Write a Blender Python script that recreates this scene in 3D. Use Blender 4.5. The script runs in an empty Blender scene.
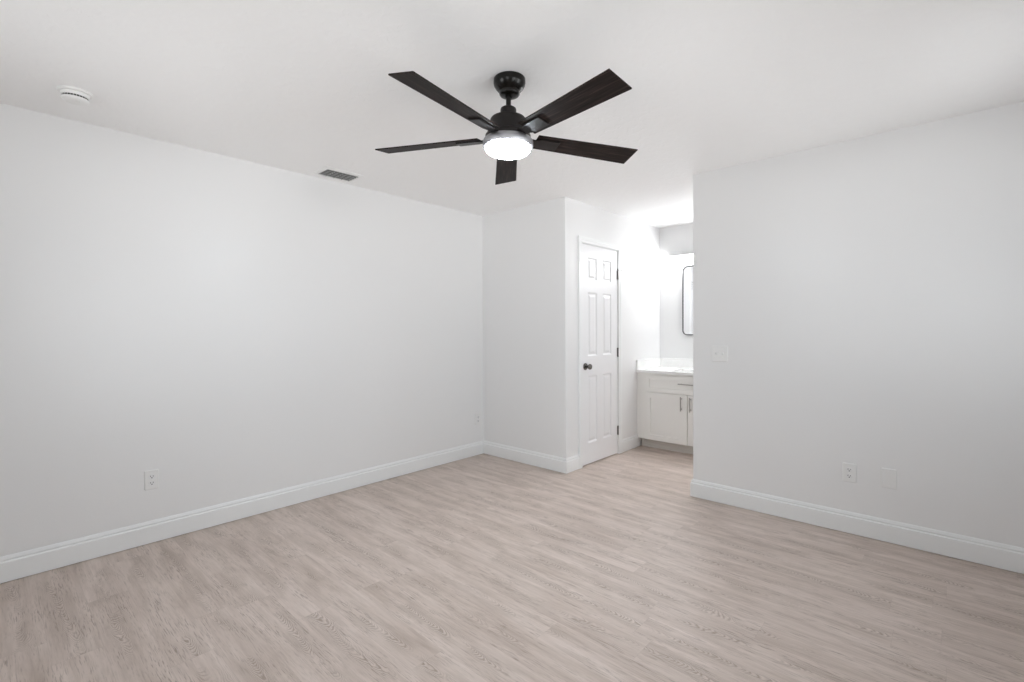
import bpy, bmesh, math, random
from mathutils import Vector, Matrix, Euler

S = bpy.context.scene
COL = S.collection
random.seed(7)

# ------------------------------------------------------------------ camera
YAW, PITCH, ROLL, EYE = 0.74271, -0.01219, -0.00478, 1.283
F_PX, CY = 481.91, 334.56
right = Vector((math.cos(YAW), math.sin(YAW), 0))
fwd0 = Vector((-math.sin(YAW), math.cos(YAW), 0))
up0 = Vector((0, 0, 1))
fwd = fwd0 * math.cos(PITCH) + up0 * math.sin(PITCH)
up1 = up0 * math.cos(PITCH) - fwd0 * math.sin(PITCH)
r2 = right * math.cos(ROLL) + up1 * math.sin(ROLL)
u2 = up1 * math.cos(ROLL) - right * math.sin(ROLL)
cam_data = bpy.data.cameras.new('camera')
cam = bpy.data.objects.new('camera', cam_data)
COL.objects.link(cam)
cam.matrix_world = Matrix(((r2.x, u2.x, -fwd.x, 0), (r2.y, u2.y, -fwd.y, 0),
                           (r2.z, u2.z, -fwd.z, EYE), (0, 0, 0, 1)))
cam_data.sensor_fit = 'HORIZONTAL'
cam_data.sensor_width = 36.0
cam_data.lens = F_PX / 1024 * 36
cam_data.shift_y = (CY - 341) / 1024
cam_data.clip_start = 0.02
S.camera = cam

# ------------------------------------------------------------------ colour management
S.view_settings.view_transform = 'Standard'
S.view_settings.look = 'None'
S.view_settings.gamma = 1.0
S.view_settings.use_curve_mapping = False
S.view_settings.exposure = 0.0
S.cycles.max_bounces = 14
S.cycles.diffuse_bounces = 10
S.cycles.glossy_bounces = 6
S.cycles.transmission_bounces = 8
S.cycles.caustics_reflective = False
S.cycles.caustics_refractive = False
S.cycles.sample_clamp_indirect = 6.0

# ------------------------------------------------------------------ world: bright overcast daylight
SKY_UP, SKY_DOWN = 3.3, 7.3
W = bpy.data.worlds.new('overcast_sky')
S.world = W
W.use_nodes = True
nt = W.node_tree
bg = nt.nodes['Background']
_tc = nt.nodes.new('ShaderNodeTexCoord'); _sx = nt.nodes.new('ShaderNodeSeparateXYZ')
_mr = nt.nodes.new('ShaderNodeMapRange'); _mr.inputs[1].default_value = -0.12; _mr.inputs[2].default_value = 0.06
_mr.interpolation_type = 'SMOOTHSTEP'
_mx = nt.nodes.new('ShaderNodeMix'); _mx.data_type = 'RGBA'
nt.links.new(_tc.outputs['Generated'], _sx.inputs[0]); nt.links.new(_sx.outputs[2], _mr.inputs[0])
nt.links.new(_mr.outputs[0], _mx.inputs[0])
_mx.inputs[6].default_value = (SKY_DOWN * .96, SKY_DOWN * .985, SKY_DOWN * 1.0, 1)      # added glow below the horizon, throws light up to the ceiling
_mx.inputs[7].default_value = (SKY_UP * .86, SKY_UP * .94, SKY_UP * 1.0, 1)             # hazy sky
nt.links.new(_mx.outputs[2], bg.inputs['Color'])
bg.inputs['Strength'].default_value = 1.0

# ------------------------------------------------------------------ room dimensions (metres)
XL, YB, XD, YR, XR, YV = -3.572, 3.449, -2.525, 3.620, -1.461, 5.290
XE, YF, CEIL, T = 0.95, -0.90, 2.44, 0.115
XBATH = 0.10
WINDOWS = [(0.45, 1.75, 0.25, 2.10), (2.15, 3.42, 0.70, 2.15)]      # y0, y1, z0, z1 in the east wall
FRONT_FILL_WINDOWS = [(-2.85, -1.70, 0.95, 2.10), (-0.60, 0.55, 1.20, 2.15)]                         # x0, x1, z0, z1 of unseen windows added behind the camera as fill light

# ------------------------------------------------------------------ daylight portals at the windows
def portal(name, loc, rot, sx, sy):
    l = bpy.data.lights.new(name, 'AREA')
    l.shape = 'RECTANGLE'; l.size = sx; l.size_y = sy
    l.cycles.is_portal = True
    o = bpy.data.objects.new(name, l)
    o.location = loc; o.rotation_euler = rot
    COL.objects.link(o)
for y0, y1, z0, z1 in WINDOWS:
    portal('window_daylight', (XE + T + .03, (y0 + y1) / 2, (z0 + z1) / 2), (0, math.pi / 2, 0), z1 - z0, y1 - y0)
for x0, x1, z0, z1 in FRONT_FILL_WINDOWS:
    portal('window_daylight', ((x0 + x1) / 2, YF - T - .03, (z0 + z1) / 2), (math.pi / 2, 0, 0), x1 - x0, z1 - z0)

# ------------------------------------------------------------------ materials
def mat(name, col, rough=0.5, metal=0.0, spec=0.5, emit=None, strength=0.0):
    m = bpy.data.materials.new(name)
    m.use_nodes = True
    b = m.node_tree.nodes['Principled BSDF']
    b.inputs['Base Color'].default_value = (*col, 1)
    b.inputs['Roughness'].default_value = rough
    b.inputs['Metallic'].default_value = metal
    b.inputs['Specular IOR Level'].default_value = spec
    if emit:
        b.inputs['Emission Color'].default_value = (*emit, 1)
        b.inputs['Emission Strength'].default_value = strength
    return m

class G:
    """tiny node-graph helper"""
    def __init__(s, m):
        s.t = m.node_tree; s.b = s.t.nodes['Principled BSDF']
    def n(s, typ, **kw):
        nd = s.t.nodes.new(typ)
        for k, v in kw.items(): setattr(nd, k, v)
        return nd
    def put(s, sock, v):
        if isinstance(v, bpy.types.NodeSocket): s.t.links.new(v, sock)
        else: sock.default_value = v
    def math(s, op, a, b=None, c=None):
        nd = s.n('ShaderNodeMath', operation=op)
        s.put(nd.inputs[0], a)
        if b is not None: s.put(nd.inputs[1], b)
        if c is not None: s.put(nd.inputs[2], c)
        return nd.outputs[0]
    def xyz(s, x, y, z):
        nd = s.n('ShaderNodeCombineXYZ')
        for i, v in enumerate((x, y, z)): s.put(nd.inputs[i], v)
        return nd.outputs[0]
    def noise(s, vec, scale, detail=2, rough=.5, dist=0.0):
        nd = s.n('ShaderNodeTexNoise')
        s.put(nd.inputs['Vector'], vec)
        nd.inputs['Scale'].default_value = scale; nd.inputs['Detail'].default_value = detail
        nd.inputs['Roughness'].default_value = rough; nd.inputs['Distortion'].default_value = dist
        return nd.outputs[0]
    def ramp(s, f, stops):
        nd = s.n('ShaderNodeValToRGB')
        s.put(nd.inputs[0], f)
        e = nd.color_ramp.elements
        while len(e) < len(stops): e.new(.5)
        for q, (p, c) in zip(e, stops):
            q.position = p; q.color = (*c, 1) if len(c) == 3 else c
        return nd.outputs[0]
    def mix(s, f, a, b, mode='MIX'):
        nd = s.n('ShaderNodeMix', data_type='RGBA', blend_type=mode)
        s.put(nd.inputs[0], f); s.put(nd.inputs[6], a); s.put(nd.inputs[7], b)
        return nd.outputs[2]
    def bump(s, h, strength, dist):
        nd = s.n('ShaderNodeBump')
        nd.inputs['Strength'].default_value = strength; nd.inputs['Distance'].default_value = dist
        s.put(nd.inputs['Height'], h)
        s.t.links.new(nd.outputs[0], s.b.inputs['Normal'])

def coords(g):
    return g.n('ShaderNodeTexCoord').outputs['Object']

def wall_material():
    m = mat('painted_drywall', (0.80, 0.80, 0.80), 0.33, spec=0.4)
    g = G(m)
    n = g.noise(coords(g), 90, 3, .6)
    g.bump(n, .12, .002)
    return m

def ceiling_material():
    m = mat('knockdown_ceiling', (0.92, 0.92, 0.92), 0.75, spec=0.2)
    g = G(m)
    v = coords(g)
    a = g.noise(v, 16, 3, .55, .6)
    f = g.ramp(a, [(.50, (0, 0, 0)), (.58, (1, 1, 1))])
    g.bump(f, .2, .004)
    return m

def floor_material():
    m = mat('oak_plank_floor', (.55, .48, .42), .42, spec=.45)
    g = G(m)
    sep = g.n('ShaderNodeSeparateXYZ'); g.t.links.new(coords(g), sep.inputs[0])
    x, y = sep.outputs[0], sep.outputs[1]
    PW, PL = .152, 1.22
    ry = g.math('DIVIDE', y, PW)
    row = g.math('FLOOR', ry)
    wn = g.n('ShaderNodeTexWhiteNoise', noise_dimensions='1D'); g.put(wn.inputs['W'], row)
    rx = g.math('ADD', g.math('DIVIDE', x, PL), g.math('MULTIPLY', wn.outputs[0], 7.3))
    colm = g.math('FLOOR', rx)
    wn2 = g.n('ShaderNodeTexWhiteNoise', noise_dimensions='2D')
    g.put(wn2.inputs['Vector'], g.xyz(row, colm, 0.0))
    rnd = wn2.outputs[0]
    fy = g.math('FRACT', ry); fx = g.math('FRACT', rx)
    off = g.math('MULTIPLY', rnd, 37.0)
    # broad streaks of tone along the plank
    cl = g.noise(g.xyz(g.math('ADD', g.math('MULTIPLY', x, 2.2), off), g.math('MULTIPLY', y, 17.0), off), 1.0, 4, .6, .25)
    # cathedral arches: parabolic growth-ring lines along a wandering heart line
    wob = g.noise(g.xyz(g.math('ADD', g.math('MULTIPLY', x, 1.7), off), g.math('MULTIPLY', y, 3.0), off), 1.0, 2)
    v = g.math('ADD', g.math('MULTIPLY', g.math('SUBTRACT', fy, .5), PW), g.math('MULTIPLY', g.math('SUBTRACT', wob, .5), .16))
    jit = g.noise(g.xyz(g.math('MULTIPLY', x, 16.0), g.math('MULTIPLY', y, 34.0), off), 1.0, 2)
    ph = g.math('ADD', g.math('MULTIPLY', g.math('ADD', x, g.math('MULTIPLY', g.math('MULTIPLY', v, v), 110.0)), 42.0), g.math('ADD', g.math('MULTIPLY', jit, 3.4), g.math('MULTIPLY', wob, 26.0)))
    tri = g.math('ABSOLUTE', g.math('SUBTRACT', g.math('MULTIPLY', g.math('FRACT', ph), 2.0), 1.0))
    rings = g.math('POWER', tri, 1.7)
    heart = g.math('MAXIMUM', g.math('SUBTRACT', 1.0, g.math('MULTIPLY', g.math('ABSOLUTE', v), 16.0)), 0.0)
    patch = g.ramp(g.noise(g.xyz(g.math('ADD', g.math('MULTIPLY', x, 3.2), off), g.math('MULTIPLY', y, 7.0), off), 1.0, 2), [(.44, (0, 0, 0)), (.56, (1, 1, 1))])
    arch = g.math('MULTIPLY', g.math('MULTIPLY', rings, patch), g.math('POWER', heart, .6))
    # fine pores, short dashes gathered in patches
    po = g.noise(g.xyz(g.math('MULTIPLY', x, 15.0), g.math('MULTIPLY', y, 230.0), off), 1.0, 2, .6)
    pores = g.ramp(po, [(.52, (0, 0, 0)), (.66, (1, 1, 1))])
    ppatch = g.ramp(g.noise(g.xyz(g.math('MULTIPLY', x, 3.0), g.math('MULTIPLY', y, 15.0), g.math('ADD', off, 5.0)), 1.0, 3), [(.42, (0, 0, 0)), (.66, (1, 1, 1))])
    base = g.ramp(cl, [(.27, (.447, .366, .314)), (.47, (.558, .470, .418)), (.74, (.645, .557, .506))])
    tone = g.ramp(rnd, [(0, (.985, .98, .975)), (.5, (1.015, 1.015, 1.015)), (1, (1.035, 1.035, 1.04))])
    fs = g.noise(g.xyz(g.math('ADD', g.math('MULTIPLY', x, 3.0), off), g.math('MULTIPLY', y, 75.0), off), 1.0, 3, .6)
    fine = g.ramp(fs, [(.30, (.91, .90, .89)), (.62, (1.03, 1.03, 1.03))])
    c = g.mix(1.0, base, tone, 'MULTIPLY')
    c = g.mix(1.0, c, fine, 'MULTIPLY')
    c = g.mix(g.math('MULTIPLY', arch, .95), c, (.30, .24, .195, 1))
    c = g.mix(g.math('MULTIPLY', g.math('MULTIPLY', pores, g.math('ADD', g.math('MULTIPLY', ppatch, .85), .15)), .80), c, (.24, .19, .155, 1))
    # plank joints
    ey = g.math('MULTIPLY', g.math('MINIMUM', fy, g.math('SUBTRACT', 1.0, fy)), PW)
    ex = g.math('MULTIPLY', g.math('MINIMUM', fx, g.math('SUBTRACT', 1.0, fx)), PL)
    seam = g.math('LESS_THAN', g.math('MINIMUM', ex, ey), .0008)
    c = g.mix(g.math('MULTIPLY', seam, .18), c, (.22, .17, .14, 1))
    g.t.links.new(c, g.b.inputs['Base Color'])
    g.put(g.b.inputs['Roughness'], g.math('ADD', .36, g.math('MULTIPLY', cl, .14)))
    g.bump(g.math('ADD', g.math('MULTIPLY', pores, -.6), g.math('MULTIPLY', seam, -1.0)), .10, .001)
    return m

def blade_material():
    m = mat('espresso_wood', (.02, .014, .012), .55, spec=.12)
    g = G(m)
    sep = g.n('ShaderNodeSeparateXYZ'); g.t.links.new(coords(g), sep.inputs[0])
    n = g.noise(g.xyz(g.math('MULTIPLY', sep.outputs[0], 5.0), g.math('MULTIPLY', sep.outputs[1], 110.0), sep.outputs[2]), 1.0, 4, .6, .2)
    c = g.ramp(n, [(.3, (.005, .0035, .003)), (.55, (.018, .012, .0105)), (.72, (.048, .032, .028))])
    g.t.links.new(c, g.b.inputs['Base Color'])
    g.bump(n, .15, .001)
    return m

def brushed(name, col, rough):
    m = mat(name, col, rough, metal=1.0)
    g = G(m)
    n = g.noise(coords(g), 260, 2, .6)
    g.put(g.b.inputs['Roughness'], g.math('ADD', rough - .05, g.math('MULTIPLY', n, .1)))
    return m

def glass_material():
    m = bpy.data.materials.new('window_glass'); m.use_nodes = True
    t = m.node_tree
    for nd in list(t.nodes):
        if nd.type != 'OUTPUT_MATERIAL': t.nodes.remove(nd)
    out = t.nodes['Material Output']
    fr = t.nodes.new('ShaderNodeFresnel'); fr.inputs['IOR'].default_value = 1.45
    tr = t.nodes.new('ShaderNodeBsdfTransparent'); gl = t.nodes.new('ShaderNodeBsdfGlossy')
    gl.inputs['Roughness'].default_value = 0.02
    mx = t.nodes.new('ShaderNodeMixShader')
    t.links.new(fr.outputs[0], mx.inputs[0]); t.links.new(tr.outputs[0], mx.inputs[1])
    t.links.new(gl.outputs[0], mx.inputs[2]); t.links.new(mx.outputs[0], out.inputs['Surface'])
    return m

def quartz_material():
    m = mat('white_quartz', (.86, .86, .85), .2)
    g = G(m)
    n = g.noise(coords(g), 14, 5, .6, .4)
    g.t.links.new(g.ramp(n, [(.3, (.84, .84, .83)), (.6, (.88, .88, .87))]), g.b.inputs['Base Color'])
    return m

def toe_material():
    m = mat('unfinished_toe_board', (.50, .47, .43), .6)
    g = G(m)
    sep = g.n('ShaderNodeSeparateXYZ'); g.t.links.new(coords(g), sep.inputs[0])
    n = g.noise(g.xyz(g.math('MULTIPLY', sep.outputs[0], 4.0), g.math('MULTIPLY', sep.outputs[2], 90.0), 0.0), 1.0, 3)
    g.t.links.new(g.ramp(n, [(.3, (.60, .57, .53)), (.7, (.70, .67, .63))]), g.b.inputs['Base Color'])
    return m

def plastic(name, col, rough, spec=.5):
    m = mat(name, col, rough, spec=spec)
    g = G(m)
    n = g.noise(coords(g), 400, 1)
    g.put(g.b.inputs['Roughness'], g.math('ADD', rough - .03, g.math('MULTIPLY', n, .06)))
    return m

M_WALL, M_CEIL, M_FLOOR = wall_material(), ceiling_material(), floor_material()
M_TRIM = plastic('semi_gloss_trim_paint', (.82, .83, .83), .3)
M_DOOR = plastic('white_door_paint', (.83, .83, .84), .32)
M_CAB = plastic('warm_white_cabinet_paint', (.84, .83, .80), .35)
M_TOE = toe_material()
M_QUARTZ = quartz_material()
M_PORC = plastic('white_porcelain', (.86, .86, .86), .1)
M_NICKEL = brushed('satin_nickel', (.42, .40, .38), .3)
M_HINGE = brushed('dark_nickel', (.22, .21, .20), .38)
M_KNOB = brushed('dark_satin_nickel', (.17, .16, .15), .24)
M_CHROME = brushed('polished_chrome', (.75, .75, .76), .14)
M_BRONZE = plastic('oil_rubbed_bronze', (.006, .005, .004), .25, .25)
M_MOTOR = plastic('dark_bronze_satin', (.010, .0075, .007), .40, .28)
M_RING = mat('pewter_ring', (.40, .40, .42), .45, metal=1.0)
M_BLADE = blade_material()
M_PLATE = plastic('white_plastic', (.80, .80, .79), .3)
M_RECEPT = plastic('white_receptacle_plastic', (.78, .78, .78), .35)
M_SLOT = plastic('slot_black', (.010, .010, .010), .7)
M_DETECT = plastic('white_abs_plastic', (.84, .84, .83), .4)
M_VENTW = plastic('white_enamel_steel', (.82, .82, .81), .35)
M_VENTD = plastic('dark_duct', (.03, .03, .03), .8)
M_LOUVER = plastic('grey_louver', (.30, .305, .30), .45)
M_MIRFR = plastic('black_metal_frame', (.03, .03, .032), .35)
M_MIRROR = brushed('mirror_silver', (.90, .91, .92), .06)
M_GLASS = glass_material()
M_WIN = plastic('white_vinyl', (.82, .83, .83), .35)
M_LENS = mat('frosted_fan_lens', (.9, .9, .9), .5, emit=(.85, .93, 1.0), strength=112)
M_BATH_FILL = mat('bathroom_fill_glow', (.9, .9, .9), .5, emit=(.97, .98, 1.0), strength=55)  # glow of the fill light added in the bathroom
M_TUBE = mat('frosted_vanity_glass', (.9, .9, .9), .4, emit=(.96, .98, 1.0), strength=40)

# ------------------------------------------------------------------ mesh helpers
def quad_box(bm, x0, x1, y0, y1, z0, z1):
    v = [bm.verts.new(p) for p in ((x0, y0, z0), (x1, y0, z0), (x1, y1, z0), (x0, y1, z0),
                                   (x0, y0, z1), (x1, y0, z1), (x1, y1, z1), (x0, y1, z1))]
    for f in ((0, 3, 2, 1), (4, 5, 6, 7), (0, 1, 5, 4), (1, 2, 6, 5), (2, 3, 7, 6), (3, 0, 4, 7)):
        bm.faces.new([v[i] for i in f])
    return v

def box_bm(*a, bevel=0.0, seg=2):
    bm = bmesh.new()
    quad_box(bm, *a)
    if bevel:
        bmesh.ops.bevel(bm, geom=list(bm.edges), offset=bevel, segments=seg, affect='EDGES', profile=.5)
    return bm

def lathe(bm, prof, seg=48, c=(0, 0, 0)):
    rings = []
    for r, z in prof:
        if r < 1e-6:
            rings.append([bm.verts.new((c[0], c[1], c[2] + z))])
        else:
            rings.append([bm.verts.new((c[0] + r * math.cos(2 * math.pi * i / seg), c[1] + r * math.sin(2 * math.pi * i / seg), c[2] + z)) for i in range(seg)])
    for a, b in zip(rings, rings[1:]):
        for i in range(seg):
            j = (i + 1) % seg
            if len(a) == 1 and len(b) == 1: continue
            if len(a) == 1: bm.faces.new((a[0], b[j], b[i]))
            elif len(b) == 1: bm.faces.new((a[i], a[j], b[0]))
            else: bm.faces.new((a[i], a[j], b[j], b[i]))
    return bm

def tube(bm, a, b, r, seg=16):
    a, b = Vector(a), Vector(b); d = b - a
    q = d.to_track_quat('Z', 'Y').to_matrix().to_4x4(); q.translation = a
    t = bmesh.new(); lathe(t, [(0, 0), (r, 0), (r, d.length), (0, d.length)], seg)
    bmesh.ops.transform(t, matrix=q, verts=t.verts)
    me = bpy.data.meshes.new('tmp'); t.to_mesh(me); t.free(); bm.from_mesh(me); bpy.data.meshes.remove(me)

def path_tube(bm, pts, r, seg=12):
    pts = [Vector(p) for p in pts]; rings = []
    for i, p in enumerate(pts):
        d = (pts[min(i + 1, len(pts) - 1)] - pts[max(i - 1, 0)]).normalized()
        q = d.to_track_quat('Z', 'Y').to_matrix()
        rings.append([bm.verts.new(p + q @ Vector((r * math.cos(2 * math.pi * k / seg), r * math.sin(2 * math.pi * k / seg), 0))) for k in range(seg)])
    for a, b in zip(rings, rings[1:]):
        for i in range(seg):
            bm.faces.new((a[i], a[(i + 1) % seg], b[(i + 1) % seg], b[i]))
    bm.faces.new(rings[0][::-1]); bm.faces.new(rings[-1])

def sweep(bm, prof, path, side):
    """prof: (out, z) points; path: xy points; side: outward normals per segment -> mitred moulding"""
    path = [Vector(p) for p in path]; side = [Vector(s) for s in side]
    rings = []
    for i, p in enumerate(path):
        if i == 0: o = side[0]
        elif i == len(path) - 1: o = side[-1]
        else:
            h = side[i - 1] + side[i]; o = h / max(1e-6, h.dot(side[i]))
        rings.append([bm.verts.new((p.x + o.x * u, p.y + o.y * u, z)) for u, z in prof])
    k = len(prof)
    for a, b in zip(rings, rings[1:]):
        for i in range(k):
            bm.faces.new((a[i], b[i], b[(i + 1) % k], a[(i + 1) % k]))
    bm.faces.new(rings[0]); bm.faces.new(rings[-1][::-1])

def rounded_rect(w, h, r, n=8):
    pts = []
    for cx, cz, a0 in ((w / 2 - r, h / 2 - r, 0), (-w / 2 + r, h / 2 - r, 90), (-w / 2 + r, -h / 2 + r, 180), (w / 2 - r, -h / 2 + r, 270)):
        for k in range(n + 1):
            a = math.radians(a0 + 90 * k / n); pts.append((cx + r * math.cos(a), cz + r * math.sin(a)))
    return pts

def prism_y(bm, pts, y0, y1):
    """outline in x,z extruded along y"""
    a = [bm.verts.new((x, y0, z)) for x, z in pts]; b = [bm.verts.new((x, y1, z)) for x, z in pts]
    bm.faces.new(a); bm.faces.new(b[::-1])
    for i in range(len(pts)):
        j = (i + 1) % len(pts); bm.faces.new((a[i], b[i], b[j], a[j]))

def ring_y(bm, outer, inner, y0, y1):
    k = len(outer)
    V = [[bm.verts.new((x, y, z)) for x, z in pts] for pts, y in ((outer, y0), (inner, y0), (inner, y1), (outer, y1))]
    for a in range(4):
        b = (a + 1) % 4
        for i in range(k):
            j = (i + 1) % k; bm.faces.new((V[a][i], V[a][j], V[b][j], V[b][i]))

def make(name, bm, material, parent=None, loc=None, rot=None, smooth=False, matrix=None):
    bmesh.ops.recalc_face_normals(bm, faces=bm.faces)
    me = bpy.data.meshes.new(name); bm.to_mesh(me); bm.free()
    me.materials.append(material)
    if smooth:
        for p in me.polygons: p.use_smooth = True
        me.set_sharp_from_angle(angle=math.radians(38))
    o = bpy.data.objects.new(name, me); COL.objects.link(o)
    if parent: o.parent = parent
    if matrix is not None: o.matrix_local = matrix
    if loc is not None: o.location = loc
    if rot is not None: o.rotation_euler = rot
    return o

def tag(o, label, cat, group=None):
    o['label'] = label; o['category'] = cat
    if group: o['group'] = group
    return o

def thing(name, label, cat, loc=(0, 0, 0), rot=(0, 0, 0), group=None):
    o = bpy.data.objects.new(name, None); o.empty_display_size = .05
    COL.objects.link(o); o.location = loc; o.rotation_euler = rot
    return tag(o, label, cat, group)

def struct(name, bm, material, label, cat, smooth=False):
    o = make(name, bm, material, smooth=smooth)
    o['kind'] = 'structure'
    return tag(o, label, cat)

def dup(root, loc, rotz, label):
    r = root.copy(); COL.objects.link(r); r.location = loc; r.rotation_euler = (0, 0, rotz); r['label'] = label
    for ch in list(root.children):
        c = ch.copy(); COL.objects.link(c); c.parent = r
        for gch in list(ch.children):
            d = gch.copy(); COL.objects.link(d); d.parent = c
    return r

# ------------------------------------------------------------------ room shell
struct('floor', box_bm(XL - T, XE + T, YF - T, YV + T, -.12, 0), M_FLOOR, 'pale greige oak plank floor across the whole room', 'floor')
struct('ceiling', box_bm(XL - T, XE + T, YF - T, YV + T, CEIL, CEIL + .12), M_CEIL, 'white knockdown textured ceiling over the room', 'ceiling')
struct('wall_left', box_bm(XL - T, XL, YF, YV, 0, CEIL), M_WALL, 'long plain white wall with the air vent above it', 'wall')

def corner_wall(x0, x1, y0, y1, picks, r=.007):
    bm = bmesh.new(); quad_box(bm, x0, x1, y0, y1, 0, CEIL)
    es = [e for e in bm.edges if abs(e.verts[0].co.z - e.verts[1].co.z) > 1 and any(abs(e.verts[0].co.x - px) < 1e-4 and abs(e.verts[0].co.y - py) < 1e-4 for px, py in picks)]
    bmesh.ops.bevel(bm, geom=es, offset=r, segments=4, affect='EDGES', profile=.5)
    return bm

struct('wall_back', box_bm(XL, XD - T, YB, YB + T, 0, CEIL), M_WALL, 'short white wall between the room corner and the door passage', 'wall')
# passage wall with the door opening
DY0, DY1, DZ1 = 3.700, 4.338, 2.064
JAMB = .018
bm = corner_wall(XD - T, XD, YB, DY0 - JAMB - .003, [(XD, YB)])
quad_box(bm, XD - T, XD, DY1 + JAMB + .003, YV, 0, CEIL)
quad_box(bm, XD - T, XD, DY0 - JAMB - .003, DY1 + JAMB + .003, DZ1 + JAMB + .003, CEIL)
struct('wall_passage', bm, M_WALL, 'white wall holding the six panel door', 'wall', smooth=True)
struct('wall_vanity', box_bm(XL - T, XBATH + T, YV, YV + T, 0, CEIL), M_WALL, 'brightly lit white wall behind the bathroom mirror', 'wall')
struct('wall_right', corner_wall(XR, XE, YR, YR + T, [(XR, YR), (XR, YR + T)]), M_WALL, 'plain white wall on the right with switch and outlet', 'wall', smooth=True)
struct('wall_bathroom', box_bm(XBATH, XBATH + T, YR + T, YV, 0, CEIL), M_WALL, 'white bathroom end wall hidden behind the right wall', 'wall')
bm = bmesh.new()
ys = YF
for y0, y1, z0, z1 in WINDOWS:
    quad_box(bm, XE, XE + T, ys, y0, 0, CEIL); quad_box(bm, XE, XE + T, y0, y1, 0, z0); quad_box(bm, XE, XE + T, y0, y1, z1, CEIL); ys = y1
quad_box(bm, XE, XE + T, ys, YR + T, 0, CEIL)
struct('wall_east', bm, M_WALL, 'white wall with two daylight windows out of view', 'wall')
bm = bmesh.new()
xs = XL - T
for x0, x1, z0, z1 in FRONT_FILL_WINDOWS:
    quad_box(bm, xs, x0, YF - T, YF, 0, CEIL); quad_box(bm, x0, x1, YF - T, YF, 0, z0); quad_box(bm, x0, x1, YF - T, YF, z1, CEIL); xs = x1
quad_box(bm, xs, XE + T, YF - T, YF, 0, CEIL)
struct('wall_front', bm, M_WALL, 'white wall with two added fill windows behind the viewpoint', 'wall')

# windows (out of frame, they light the room; the front pair is added as fill)
def window(idx, w, h, matrix, label):
    bm = bmesh.new()
    f, d = .045, .07
    for a in ((-w / 2, -w / 2 + f, -h / 2, h / 2), (w / 2 - f, w / 2, -h / 2, h / 2), (-w / 2 + f, w / 2 - f, -h / 2, -h / 2 + f), (-w / 2 + f, w / 2 - f, h / 2 - f, h / 2), (-w / 2 + f, w / 2 - f, -.02, .02)):
        quad_box(bm, a[0], a[1], -d / 2, d / 2, a[2], a[3])
    o = struct('window_%d' % idx, bm, M_WIN, label, 'window'); o.matrix_world = matrix
    for z0, z1 in ((-h / 2 + f, -.02), (.02, h / 2 - f)):
        bm = bmesh.new(); quad_box(bm, -w / 2 + f, w / 2 - f, -.002, .002, z0, z1)
        make('pane', bm, M_GLASS, o)
    bm = box_bm(-w / 2, w / 2, -.12, -.036, -h / 2 + .001, -h / 2 + .02, bevel=.004)
    make('sill', bm, M_TRIM, o)
for i, (y0, y1, z0, z1) in enumerate(WINDOWS):
    window(i + 1, y1 - y0, z1 - z0, Matrix.Translation((XE + T * .6, (y0 + y1) / 2, (z0 + z1) / 2)) @ Matrix.Rotation(-math.pi / 2, 4, 'Z'),
           ['single hung white window nearer the viewpoint', 'wide single hung white window near the right wall'][i])
for i, (x0, x1, z0, z1) in enumerate(FRONT_FILL_WINDOWS):
    window(3 + i, x1 - x0, z1 - z0, Matrix.Translation(((x0 + x1) / 2, YF - T * .6, (z0 + z1) / 2)) @ Matrix.Rotation(math.pi, 4, 'Z'), ['wide unseen window added behind the viewpoint as fill light', 'small high unseen window added behind the viewpoint as fill light'][i])

# baseboards
BP = [(0, .003), (.0145, .003), (.0145, .100), (.0135, .104), (.0085, .108), (.0080, .112), (.0098, .115), (.0098, .118), (.0065, .128), (.0045, .133), (0, .133)]
def baseboard(name, path, side, label):
    bm = bmesh.new(); sweep(bm, BP, path, side)
    return struct(name, bm, M_TRIM, label, 'baseboard')
B = .0145
CAS = .062
baseboard('baseboard_left', [(XL, YF), (XL, YB)], [(1, 0)], 'white baseboard along the long left wall')
baseboard('baseboard_back', [(XL + B, YB), (XD, YB), (XD, DY0 - CAS)], [(0, -1), (1, 0)], 'white baseboard wrapping the outside corner beside the door')
baseboard('baseboard_passage', [(XD, DY1 + CAS), (XD, 4.788)], [(1, 0)], 'short white baseboard between the door and the vanity')
baseboard('baseboard_right', [(XE, YR), (XR, YR), (XR, YR + T), (XR + .6, YR + T)], [(0, -1), (-1, 0), (0, 1)], 'white baseboard under the switch and outlet wall')
baseboard('baseboard_east', [(XE, YR - B), (XE, YF)], [(-1, 0)], 'white baseboard under the daylight windows')
baseboard('baseboard_front', [(XE - B, YF), (XL + B, YF)], [(0, 1)], 'white baseboard behind the viewpoint')

# ------------------------------------------------------------------ door with casing
def casing_bm():
    bm = bmesh.new()
    # profile across the casing width (0 = opening side), thickness out of the wall
    prof = [(0, 0), (0, .009), (.006, .012), (.022, .0115), (.030, .0150), (.050, .0165), (.056, .0150), (.057, 0)]
    y0, y1, z1 = DY0 - .006, DY1 + .006, DZ1 + .006
    path = [(y0, .001, -1, 0), (y0, z1, -1, 1), (y1, z1, 1, 1), (y1, .001, 1, 0)]
    rings = [[bm.verts.new((XD + t, py + oy * w, pz + oz * w)) for w, t in prof] for py, pz, oy, oz in path]
    k = len(prof)
    for a, b in zip(rings, rings[1:]):
        for i in range(k): bm.faces.new((a[i], b[i], b[(i + 1) % k], a[(i + 1) % k]))
    bm.faces.new(rings[0]); bm.faces.new(rings[-1])
    return bm
tr = struct('trim_1', casing_bm(), M_TRIM, 'white moulded casing around the six panel door', 'door casing')
bm = bmesh.new()
for a in ((DY0 - JAMB - .003, DY0 - .003, 0, DZ1 + .003), (DY1 + .003, DY1 + JAMB + .003, 0, DZ1 + .003), (DY0 - JAMB - .003, DY1 + JAMB + .003, DZ1 + .003, DZ1 + .003 + JAMB)):
    quad_box(bm, XD - T, XD, a[0], a[1], a[2], a[3])
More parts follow.
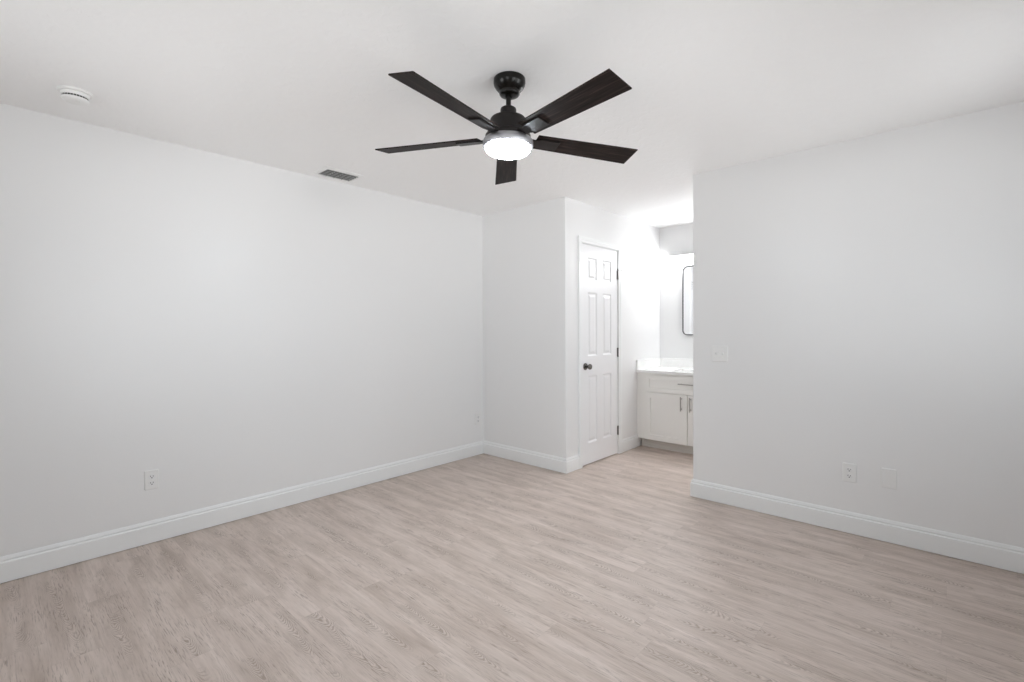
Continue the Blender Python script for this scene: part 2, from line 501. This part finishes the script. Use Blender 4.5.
for a in ((DY0 - .003, DY0 + .010, 0, DZ1 + .003), (DY1 - .010, DY1 + .003, 0, DZ1 + .003), (DY0 + .010, DY1 - .010, DZ1 - .010, DZ1 + .003)):
    quad_box(bm, XD - .075, XD - .040, a[0], a[1], a[2], a[3])
make('jamb', bm, M_TRIM, tr)

def panel_door_bm():
    bm = bmesh.new()
    x1, x0 = XD - .002, XD - .037
    ya, yb, za, zb = DY0, DY1, .010, DZ1
    PY = [(3.803, 3.962), (4.064, 4.223)]
    PZ = [(.205, .838), (1.022, 1.622), (1.736, 1.948)]
    ycuts = [ya, PY[0][0], PY[0][1], PY[1][0], PY[1][1], yb]
    zcuts = [za, PZ[0][0], PZ[0][1], PZ[1][0], PZ[1][1], PZ[2][0], PZ[2][1], zb]
    for i in range(5):
        for j in range(7):
            y0, y1, z0, z1 = ycuts[i], ycuts[i + 1], zcuts[j], zcuts[j + 1]
            if i % 2 == 1 and j % 2 == 1:
                steps = [(0, 0), (.004, -.002), (.013, -.0085), (.018, -.0090), (.024, -.0085), (.040, -.0025), (.044, -.0020)]
                rings = [[bm.verts.new((x1 + d, y, z)) for y, z in ((y0 + s, z0 + s), (y1 - s, z0 + s), (y1 - s, z1 - s), (y0 + s, z1 - s))] for s, d in steps]
                for a, b in zip(rings, rings[1:]):
                    for k in range(4): bm.faces.new((a[k], a[(k + 1) % 4], b[(k + 1) % 4], b[k]))
                bm.faces.new(rings[-1])
            else:
                bm.faces.new([bm.verts.new((x1, y, z)) for y, z in ((y0, z0), (y1, z0), (y1, z1), (y0, z1))])
    bmesh.ops.remove_doubles(bm, verts=bm.verts, dist=1e-5)
    b = [bm.verts.new((x0, y, z)) for y, z in ((ya, za), (yb, za), (yb, zb), (ya, zb))]
    bm.faces.new(b[::-1])
    f = [(ya, za), (yb, za), (yb, zb), (ya, zb)]
    def rim(p, q):
        vs = [v for v in bm.verts if abs(v.co.x - x1) < 1e-5 and ((abs(v.co.y - p[0]) < 1e-5 and p[0] == q[0]) or (abs(v.co.z - p[1]) < 1e-5 and p[1] == q[1]))]
        vs.sort(key=lambda v: (v.co.y - p[0]) * (q[0] - p[0]) + (v.co.z - p[1]) * (q[1] - p[1]))
        return vs
    for k in range(4):
        bm.faces.new([b[k], b[(k + 1) % 4]] + rim(f[k], f[(k + 1) % 4])[::-1])
    return bm
door = struct('door_1', panel_door_bm(), M_DOOR, 'white six panel interior door with satin nickel knob', 'door')
# knob: axis along +x
KY, KZ = 3.757, .928
bm = bmesh.new()
lathe(bm, [(0, 0), (.033, 0), (.033, .004), (.029, .009), (.016, .011), (.0115, .014), (.0105, .030), (.014, .036), (.023, .041), (.0265, .049), (.0265, .056), (.023, .062), (.014, .065), (0, .0655)], 40)
bmesh.ops.transform(bm, matrix=Matrix.Translation((XD - .002, KY, KZ)) @ Matrix.Rotation(math.pi / 2, 4, 'Y'), verts=bm.verts)
make('knob', bm, M_KNOB, door, smooth=True)
def hinge_bm():
    bm = bmesh.new()
    for k in range(5):
        z = -.0445 + k * .0178
        tube(bm, (.005, 0, z + .0006), (.005, 0, z + .0172), .0066, 14)
    tube(bm, (.005, 0, -.048), (.005, 0, .048), .0040, 12)
    quad_box(bm, -.0015, .0008, -.012, 0, -.0445, .0445)
    quad_box(bm, -.0015, .0008, 0, .0065, -.0445, .0445)
    return bm
h0 = None
for hz in (1.822, 1.038, .243):
    if h0 is None: h0 = make('hinge', hinge_bm(), M_HINGE, door, loc=(XD, DY1 + .0015, hz), smooth=True); h = h0
    else:
        h = h0.copy(); COL.objects.link(h); h.parent = door; h.location = (XD, DY1 + .0015, hz)
bm = bmesh.new()
tube(bm, (.005, 0, .048), (.005, 0, .054), .008, 14)
tube(bm, (.006, 0, .051), (.034, -.060, .051), .0028, 10)
tube(bm, (.006, 0, .051), (.030, .042, .051), .0028, 10)
tube(bm, (.032, -.056, .051), (.0365, -.066, .051), .0062, 12)
tube(bm, (.028, .038, .051), (.0325, .046, .051), .0062, 12)
make('door_stop', bm, M_HINGE, h0, smooth=True)

# ------------------------------------------------------------------ ceiling fan
FX, FY = -1.5245, 1.6515
fan = thing('ceiling_fan', 'dark five blade ceiling fan with a glowing round light', 'ceiling fan', (FX, FY, CEIL))
TILT = Matrix.Translation((0, -.0050, 0)) @ Matrix.Rotation(-.0185, 4, 'X') @ Matrix.Rotation(.0046, 4, 'Y')
bm = bmesh.new()
lathe(bm, [(0, 0), (.071, 0), (.0735, -.003), (.0740, -.020), (.0720, -.030), (.064, -.044), (.054, -.055), (.0475, -.060), (.0470, -.064), (.0470, -.071), (.043, -.077), (.034, -.081), (.016, -.083), (0, -.083)], 64)
make('canopy', bm, M_BRONZE, fan, smooth=True)
bm = bmesh.new(); lathe(bm, [(0, -.07), (.0118, -.07), (.0118, -.150), (0, -.150)], 32)
make('downrod', bm, M_BRONZE, fan, smooth=True, matrix=TILT)
bm = bmesh.new(); lathe(bm, [(0, -.136), (.030, -.136), (.0355, -.140), (.037, -.146), (.037, -.190), (0, -.190)], 40)
make('yoke_cover', bm, M_MOTOR, fan, smooth=True, matrix=TILT)
bm = bmesh.new()
lathe(bm, [(0, -.182), (.040, -.1825), (.070, -.1845), (.0795, -.188), (.0835, -.194), (.0845, -.200), (.0845, -.250), (.088, -.256), (.102, -.262), (.105, -.267), (.105, -.281), (0, -.281)], 64)
make('motor_housing', bm, M_MOTOR, fan, smooth=True, matrix=TILT)
bm = bmesh.new()
lathe(bm, [(0, -.278), (.096, -.279), (.108, -.283), (.1145, -.290), (.1165, -.299), (.1165, -.316), (.113, -.322), (.106, -.323), (.104, -.319), (0, -.319)], 64)
make('light_ring', bm, M_RING, fan, smooth=True, matrix=TILT)
bm = bmesh.new()
lathe(bm, [(.1045, -.317), (.1050, -.325), (.102, -.333), (.094, -.341), (.078, -.347), (.045, -.351), (0, -.352)], 64)
make('light_lens', bm, M_LENS, fan, smooth=True, matrix=TILT)
ZB = 2.1670 - CEIL
PITCHB, PH0, RT = -.2171, -2.6837, .660
def blade_bm():
    bm = bmesh.new()
    xs0, wr, wt, th = .135, .100, .1276, .0055
    n = 10
    top = []; bot = []
    for i in range(n + 1):
        t = i / n; x = xs0 + (RT - xs0) * t; w = wr + (wt - wr) * min(1, t * 1.0)
        top.append((bm.verts.new((x, -w / 2, th / 2)), bm.verts.new((x, w / 2, th / 2))))
        bot.append((bm.verts.new((x, -w / 2, -th / 2)), bm.verts.new((x, w / 2, -th / 2))))
    for i in range(n):
        a, b, c, d = top[i], top[i + 1], bot[i], bot[i + 1]
        bm.faces.new((a[0], b[0], b[1], a[1])); bm.faces.new((c[0], c[1], d[1], d[0]))
        bm.faces.new((a[0], c[0], d[0], b[0])); bm.faces.new((a[1], b[1], d[1], c[1]))
    bm.faces.new((top[0][0], top[0][1], bot[0][1], bot[0][0])); bm.faces.new((top[n][0], bot[n][0], bot[n][1], top[n][1]))
    bmesh.ops.bevel(bm, geom=[e for e in bm.edges if e.calc_face_angle(0) > 1.0], offset=.001, segments=1, affect='EDGES')
    return bm
def bracket_bm():
    bm = bmesh.new()
    # arm from the hub and the flat plate screwed under the blade
    pts = [(.085, -.024), (.130, -.020), (.150, -.0330), (.248, -.0330), (.252, -.029), (.252, .029), (.248, .0330), (.150, .0330), (.130, .020), (.085, .024)]
    z0, z1 = -.0105, -.0032
    a = [bm.verts.new((x, y, z0)) for x, y in pts]; b = [bm.verts.new((x, y, z1)) for x, y in pts]
    bm.faces.new(a); bm.faces.new(b[::-1])
    for i in range(len(pts)):
        j = (i + 1) % len(pts); bm.faces.new((a[i], b[i], b[j], a[j]))
    bmesh.ops.bevel(bm, geom=[e for e in bm.edges if all(abs(v.co.z - z0) < 1e-6 for v in e.verts)], offset=.002, segments=2, affect='EDGES')
    return bm
b0 = br0 = None
for i in range(5):
    mx = TILT @ Matrix.Translation((0, 0, ZB)) @ Matrix.Rotation(PH0 + i * 2 * math.pi / 5, 4, 'Z') @ Matrix.Rotation(PITCHB, 4, 'X')
    if b0 is None:
        b0 = make('blade', blade_bm(), M_BLADE, fan, matrix=mx); br0 = make('blade_bracket', bracket_bm(), M_MOTOR, b0)
    else:
        b = b0.copy(); COL.objects.link(b); b.parent = fan; b.matrix_local = mx
        br = br0.copy(); COL.objects.link(br); br.parent = b

# ------------------------------------------------------------------ smoke detector
sd = thing('smoke_detector', 'round white smoke detector on the ceiling near the long wall', 'smoke detector', (-3.146, .303, CEIL))
bm = bmesh.new(); lathe(bm, [(0, 0), (.066, 0), (.066, -.006), (.063, -.009), (0, -.009)], 56)
make('mounting_base', bm, M_DETECT, sd, smooth=True)
bm = bmesh.new()
lathe(bm, [(0, -.009), (.052, -.009), (.0545, -.012), (.0545, -.023), (.053, -.026), (.046, -.026), (0, -.026)], 56)
lathe(bm, [(0, -.034), (.046, -.034), (.0520, -.0345), (.0525, -.037), (.050, -.042), (.042, -.046), (.018, -.048), (0, -.048)], 56)
make('body', bm, M_DETECT, sd, smooth=True)
bm = bmesh.new(); lathe(bm, [(0, -.0255), (.0500, -.0255), (.0500, -.0345), (0, -.0345)], 56)
make('sensing_slot', bm, M_SLOT, sd, smooth=True)
bm = bmesh.new()
for k in range(28):
    a = 2 * math.pi * k / 28; c, s_ = math.cos(a), math.sin(a)
    tube(bm, (.0505 * c, .0505 * s_, -.0258), (.0505 * c, .0505 * s_, -.0342), .0010, 6)
o = make('slot_ribs', bm, M_DETECT, sd); o['kind'] = 'stuff'
bm = bmesh.new(); lathe(bm, [(0, -.0475), (.009, -.0476), (.009, -.0495), (0, -.0500)], 24, (.018, .008, 0))
make('test_button', bm, M_PLATE, sd, smooth=True)

# ------------------------------------------------------------------ ceiling air vent
VX0, VX1, VY0, VY1 = -3.472, -3.312, 1.665, 1.912
vent = thing('air_vent', 'rectangular white framed air vent with grey louvers in the ceiling', 'air vent', ((VX0 + VX1) / 2, (VY0 + VY1) / 2, CEIL))
w, l = (VX1 - VX0) / 2, (VY1 - VY0) / 2
bm = bmesh.new()
prof = [(.028, 0), (.028, -.002), (.006, -.008), (0, -.008), (0, 0)]
path = [(-1, -1), (1, -1), (1, 1), (-1, 1)]
rings = [[bm.verts.new((sx * (w + o), sy * (l + o), z)) for o, z in prof] for sx, sy in path]
for i in range(4):
    a, b = rings[i], rings[(i + 1) % 4]
    for k in range(5): bm.faces.new((a[k], b[k], b[(k + 1) % 5], a[(k + 1) % 5]))
make('frame', bm, M_VENTW, vent)
bm = box_bm(-w, w, -l, l, -.0012, -.0004)
make('duct_opening', bm, M_VENTD, vent)
for k in range(5):
    cx = -w + (k + .5) * 2 * w / 5
    bm = bmesh.new(); quad_box(bm, -.0072, .0072, -l + .0005, l - .0005, -.0005, .0005)
    make('louver', bm, M_LOUVER, vent, loc=(cx, 0, -.0062), rot=(0, math.radians(-4), 0))
for yy in (-l * .5, 0, l * .5):
    bm = bmesh.new(); quad_box(bm, -w, w, -.002, .002, -.0105, -.0090)
    make('cross_bar', bm, M_LOUVER, vent, loc=(0, yy, 0))

# ------------------------------------------------------------------ outlets, switch, blank plate (local: plate in x,z, facing -y)
def plate_bm(w, h, d=.0065):
    bm = bmesh.new()
    pts = rounded_rect(w, h, .004, 4); k = len(pts)
    ins = [(x * (1 - .006 / w), z * (1 - .006 / h)) for x, z in pts]
    R = [[bm.verts.new((x, y, z)) for x, z in q] for q, y in ((pts, 0), (pts, -d * .5), (ins, -d))]
    for a, b in zip(R, R[1:]):
        for i in range(k): bm.faces.new((a[i], a[(i + 1) % k], b[(i + 1) % k], b[i]))
    bm.faces.new(R[0]); bm.faces.new(R[-1])
    return bm
def screw_bm(z, x=0, d=.0065):
    bm = bmesh.new()
    t = bmesh.new(); lathe(bm, [(0, 0), (.0032, 0), (.0028, .0010), (0, .0012)], 16); t.free()
    bmesh.ops.transform(bm, matrix=Matrix.Translation((x, -d, z)) @ Matrix.Rotation(math.pi / 2, 4, 'X'), verts=bm.verts)
    return bm
def make_outlet(loc, rotz, label):
    t = thing('wall_outlet', label, 'outlet', loc, (0, 0, rotz), 'duplex wall outlets')
    make('cover_plate', plate_bm(.0715, .1165), M_PLATE, t)
    make('screw', screw_bm(0), M_PLATE, t)
    for s in (1, -1):
        bm = bmesh.new()
        pts = []
        for k in range(32):
            a = 2 * math.pi * k / 32
            pts.append((.0172 * math.cos(a), max(-.0135, min(.0135, .0172 * math.sin(a)))))
        prism_y(bm, pts, -.0084, -.0060)
        r = make('receptacle', bm, M_RECEPT, t, loc=(0, 0, s * .0195))
        bm = bmesh.new()
        quad_box(bm, -.0079, -.0052, -.0087, -.0080, -.001, .0072)
        quad_box(bm, .0050, .0076, -.0087, -.0080, -.0005, .0066)
        pts = [(.0031 * math.cos(2 * math.pi * k / 14), -.0070 + .0031 * math.sin(2 * math.pi * k / 14)) for k in range(14)]
        prism_y(bm, pts, -.0087, -.0080)
        make('slots', bm, M_SLOT, r)
    return t
out = make_outlet((XL, .662, .381), math.pi / 2, 'white duplex outlet low on the long wall, nearer the viewpoint')
dup(out, (XL, 3.368, .365), math.pi / 2, 'white duplex outlet low on the long wall beside the far corner')
dup(out, (-.477, YR, .377), 0, 'white duplex outlet low on the right wall beside the blank plate')
bp = thing('blank_cover_plate', 'blank white cover plate on the right wall beside the outlet', 'wall plate', (-.283, YR, .381))
make('cover_plate', plate_bm(.0715, .1165), M_PLATE, bp)
for z in (.042, -.042): make('screw', screw_bm(z), M_PLATE, bp)
sw = thing('light_switch', 'white double toggle light switch at the passage end of right wall', 'light switch', (-1.262, YR, 1.093))
make('cover_plate', plate_bm(.116, .1165), M_PLATE, sw)
for x in (-.023, .023):
    for z in (.030, -.030): make('screw', screw_bm(z, x), M_PLATE, sw)
    bm = bmesh.new(); quad_box(bm, x - .0070, x + .0070, -.0062, -.0050, -.0135, .0135)
    v = quad_box(bm, x - .0048, x + .0048, -.021, -.006, -.0045, .0050)
    for q in v:
        if q.co.y < -.01: q.co.z += .008
    make('toggle', bm, M_RECEPT, sw)

# ------------------------------------------------------------------ vanity cabinet
VF = 4.745                                             # face frame plane
VXL, VXR, VZ0, VZ1 = XD, -1.40, .100, .806
DF = VF - .018
van = thing('vanity_cabinet', 'warm white shaker bathroom vanity cabinet under the quartz countertop', 'cabinet', ((VXL + VXR) / 2, VF, 0))
ox, oy = (VXL + VXR) / 2, VF
def vloc(bm):
    bmesh.ops.translate(bm, vec=(-ox, -oy, 0), verts=bm.verts); return bm
bm = bmesh.new()
quad_box(bm, VXL + .0005, VXL + .018, VF + .019, YV - .001, VZ0, VZ1)
quad_box(bm, VXR - .018, VXR, VF + .019, YV - .001, VZ0, VZ1)
quad_box(bm, VXL + .018, VXR - .018, VF + .019, YV - .001, VZ0, VZ0 + .018)
quad_box(bm, VXL + .0005, VXR, VF, VF + .019, VZ0, VZ1)
make('body', vloc(bm), M_CAB, van)
bm = bmesh.new(); quad_box(bm, VXL + .015, VXR, VF + .072, VF + .086, .001, VZ0)
make('toe_kick', vloc(bm), M_TOE, van)
def shaker_bm(x0, x1, z0, z1, s=.057, d=.018):
    bm = bmesh.new()
    y1, y0 = VF - .0005, VF - d
    O = [(x0, z0), (x1, z0), (x1, z1), (x0, z1)]
    I = [(x0 + s, z0 + s), (x1 - s, z0 + s), (x1 - s, z1 - s), (x0 + s, z1 - s)]
    e = .0015
    O2 = [(x0 + e, z0 + e), (x1 - e, z0 + e), (x1 - e, z1 - e), (x0 + e, z1 - e)]
    I2 = [(x0 + s + e, z0 + s + e), (x1 - s - e, z0 + s + e), (x1 - s - e, z1 - s - e), (x0 + s + e, z1 - s - e)]
    R = [[bm.verts.new((x, y, z)) for x, z in q] for q, y in ((O, y1), (O, y0 + e), (O2, y0), (I, y0), (I2, y0 + .008))]
    for a, b in zip(R, R[1:]):
        for i in range(4): bm.faces.new((a[i], a[(i + 1) % 4], b[(i + 1) % 4], b[i]))
    bm.faces.new(R[0]); bm.faces.new(R[-1])
    return vloc(bm)
def pull_bm(p, q):
    """bar pull between two points in x,z"""
    bm = bmesh.new()
    (xa, za), (xb, zb) = p, q
    y = DF - .030
    tube(bm, (xa, y, za), (xb, y, zb), .0055, 16)
    for t in (.14, .86):
        x, z = xa + (xb - xa) * t, za + (zb - za) * t
        tube(bm, (x, DF + .002, z), (x, y, z), .0045, 12)
    return vloc(bm)
XM = -1.9645
d1 = make('door', shaker_bm(-2.422, XM - .004, .103, .604), M_CAB, van)
d2 = make('door', shaker_bm(XM + .004, -1.507, .103, .604), M_CAB, van)
make('handle', pull_bm((-2.022, .445), (-2.022, .588)), M_NICKEL, d1, smooth=True)
make('handle', pull_bm((-1.930, .445), (-1.930, .588)), M_NICKEL, d2, smooth=True)
dr = make('drawer', shaker_bm(-2.422, -1.507, .609, .788, .045), M_CAB, van)
make('handle', pull_bm((XM - .085, .716), (XM + .085, .716)), M_NICKEL, dr, smooth=True)

# countertop with splashes and sink
top = thing('countertop', 'white quartz vanity countertop with raised side and back splashes', 'countertop', (ox, VF, VZ1))
SX0, SX1, SY0, SY1 = XM - .22, XM + .22, 4.80, 5.11
CF, CZ0, CZ1 = VF - .030, VZ1 + .001, VZ1 + .029
def tloc(bm):
    bmesh.ops.translate(bm, vec=(-ox, -VF, -VZ1), verts=bm.verts); return bm
bm = bmesh.new()
xs_, ys_ = [XD + .0005, SX0, SX1, VXR + .015], [CF, SY0, SY1, YV - .0005]
for i in range(3):
    for j in range(3):
        if i == 1 and j == 1: continue
        for z, fl in ((CZ1, 0), (CZ0, 1)):
            q = [bm.verts.new((x, y, z)) for x, y in ((xs_[i], ys_[j]), (xs_[i + 1], ys_[j]), (xs_[i + 1], ys_[j + 1]), (xs_[i], ys_[j + 1]))]
            bm.faces.new(q[::-1] if fl else q)
bmesh.ops.remove_doubles(bm, verts=bm.verts, dist=1e-5)
be = [e for e in bm.edges if e.is_boundary]
tops = [e for e in be if e.verts[0].co.z > CZ0 + .01]
for e in tops:
    a, b = e.verts
    fa = min(bm.verts, key=lambda v: (v.co - (a.co + Vector((0, 0, CZ0 - CZ1)))).length); fb = min(bm.verts, key=lambda v: (v.co - (b.co + Vector((0, 0, CZ0 - CZ1)))).length)
    bm.faces.new((a, b, fb, fa))
make('slab', tloc(bm), M_QUARTZ, top)
make('backsplash', tloc(box_bm(XD + .021, VXR + .015, YV - .020, YV - .0005, CZ1, CZ1 + .102, bevel=.0015)), M_QUARTZ, top)
make('sidesplash', tloc(box_bm(XD + .0005, XD + .0205, CF + .004, YV - .0005, CZ1, CZ1 + .102, bevel=.0015)), M_QUARTZ, top)
bm = bmesh.new()
def rr(w, h, r, z): return [(XM + x, (SY0 + SY1) / 2 + y, z) for x, y in rounded_rect(w, h, r, 6)]
W_, H_ = SX1 - SX0, SY1 - SY0
levels = [rr(W_ + .03, H_ + .03, .02, CZ0 - .0005), rr(W_ + .006, H_ + .006, .03, CZ0 - .0006), rr(W_ - .01, H_ - .01, .045, CZ0 - .05), rr(W_ - .05, H_ - .05, .05, CZ0 - .12), rr(W_ - .14, H_ - .12, .05, CZ0 - .14)]
R = [[bm.verts.new(p) for p in q] for q in levels]
for a, b in zip(R, R[1:]):
    for i in range(len(a)): bm.faces.new((a[i], a[(i + 1) % len(a)], b[(i + 1) % len(b)], b[i]))
bm.faces.new(R[-1])
sk = make('sink', bm, M_PORC, smooth=True); tag(sk, 'white undermount basin set into the quartz countertop', 'sink')

# mirror
MW, MH, MZ = .560, .762, 1.584
mir = thing('wall_mirror', 'rounded rectangular mirror with thin dark frame above the vanity', 'mirror', (XM, YV, MZ))
o_, i_ = rounded_rect(MW, MH, .050, 10), rounded_rect(MW - .016, MH - .016, .042, 10)
bm = bmesh.new(); ring_y(bm, o_, i_, -.024, -.001); make('frame', bm, M_MIRFR, mir)
bm = bmesh.new(); prism_y(bm, rounded_rect(MW - .014, MH - .014, .043, 10), -.016, -.004); make('glass', bm, M_MIRROR, mir)

# vanity light
vl = thing('vanity_light', 'glowing bar light mounted on the wall above the mirror', 'wall light', (XM, YV, 2.055))
bm = box_bm(-.43, .43, -.0255, -.0005, -.078, .030, bevel=.002); make('back_plate', bm, M_CHROME, vl)
bm = box_bm(-.440, .440, -.086, -.0005, .0305, .037, bevel=.001); make('top_shelf', bm, M_CHROME, vl)
bm = bmesh.new()
prf = [(-.026, .0295)] + [(-.030 - .066 * math.cos(math.radians(t)), -.010 - .066 * math.sin(math.radians(t))) for t in range(-9, 91, 9)] + [(-.026, -.076)]
ra = [bm.verts.new((-.425, y, z)) for y, z in prf]; rb = [bm.verts.new((.425, y, z)) for y, z in prf]
for i in range(len(prf)):
    j = (i + 1) % len(prf); bm.faces.new((ra[i], rb[i], rb[j], ra[j]))
bm.faces.new(ra); bm.faces.new(rb[::-1])
make('glass_diffuser', bm, M_TUBE, vl, smooth=True)

# unseen fill light added behind the right wall to brighten the passage
bl = thing('bathroom_fill_light', 'unseen round fill lamp added round the corner to brighten the passage', 'fill light', (-1.12, 4.98, CEIL))
bm = bmesh.new(); lathe(bm, [(.128, 0), (.150, 0), (.150, -.006), (.146, -.009), (.132, -.009), (.128, -.004)], 48); 
make('trim_ring', bm, M_VENTW, bl, smooth=True)
bm = bmesh.new(); lathe(bm, [(0, -.0005), (.131, -.0005), (.131, -.0045), (0, -.0045)], 48); make('fill_diffuser', bm, M_BATH_FILL, bl, smooth=True)
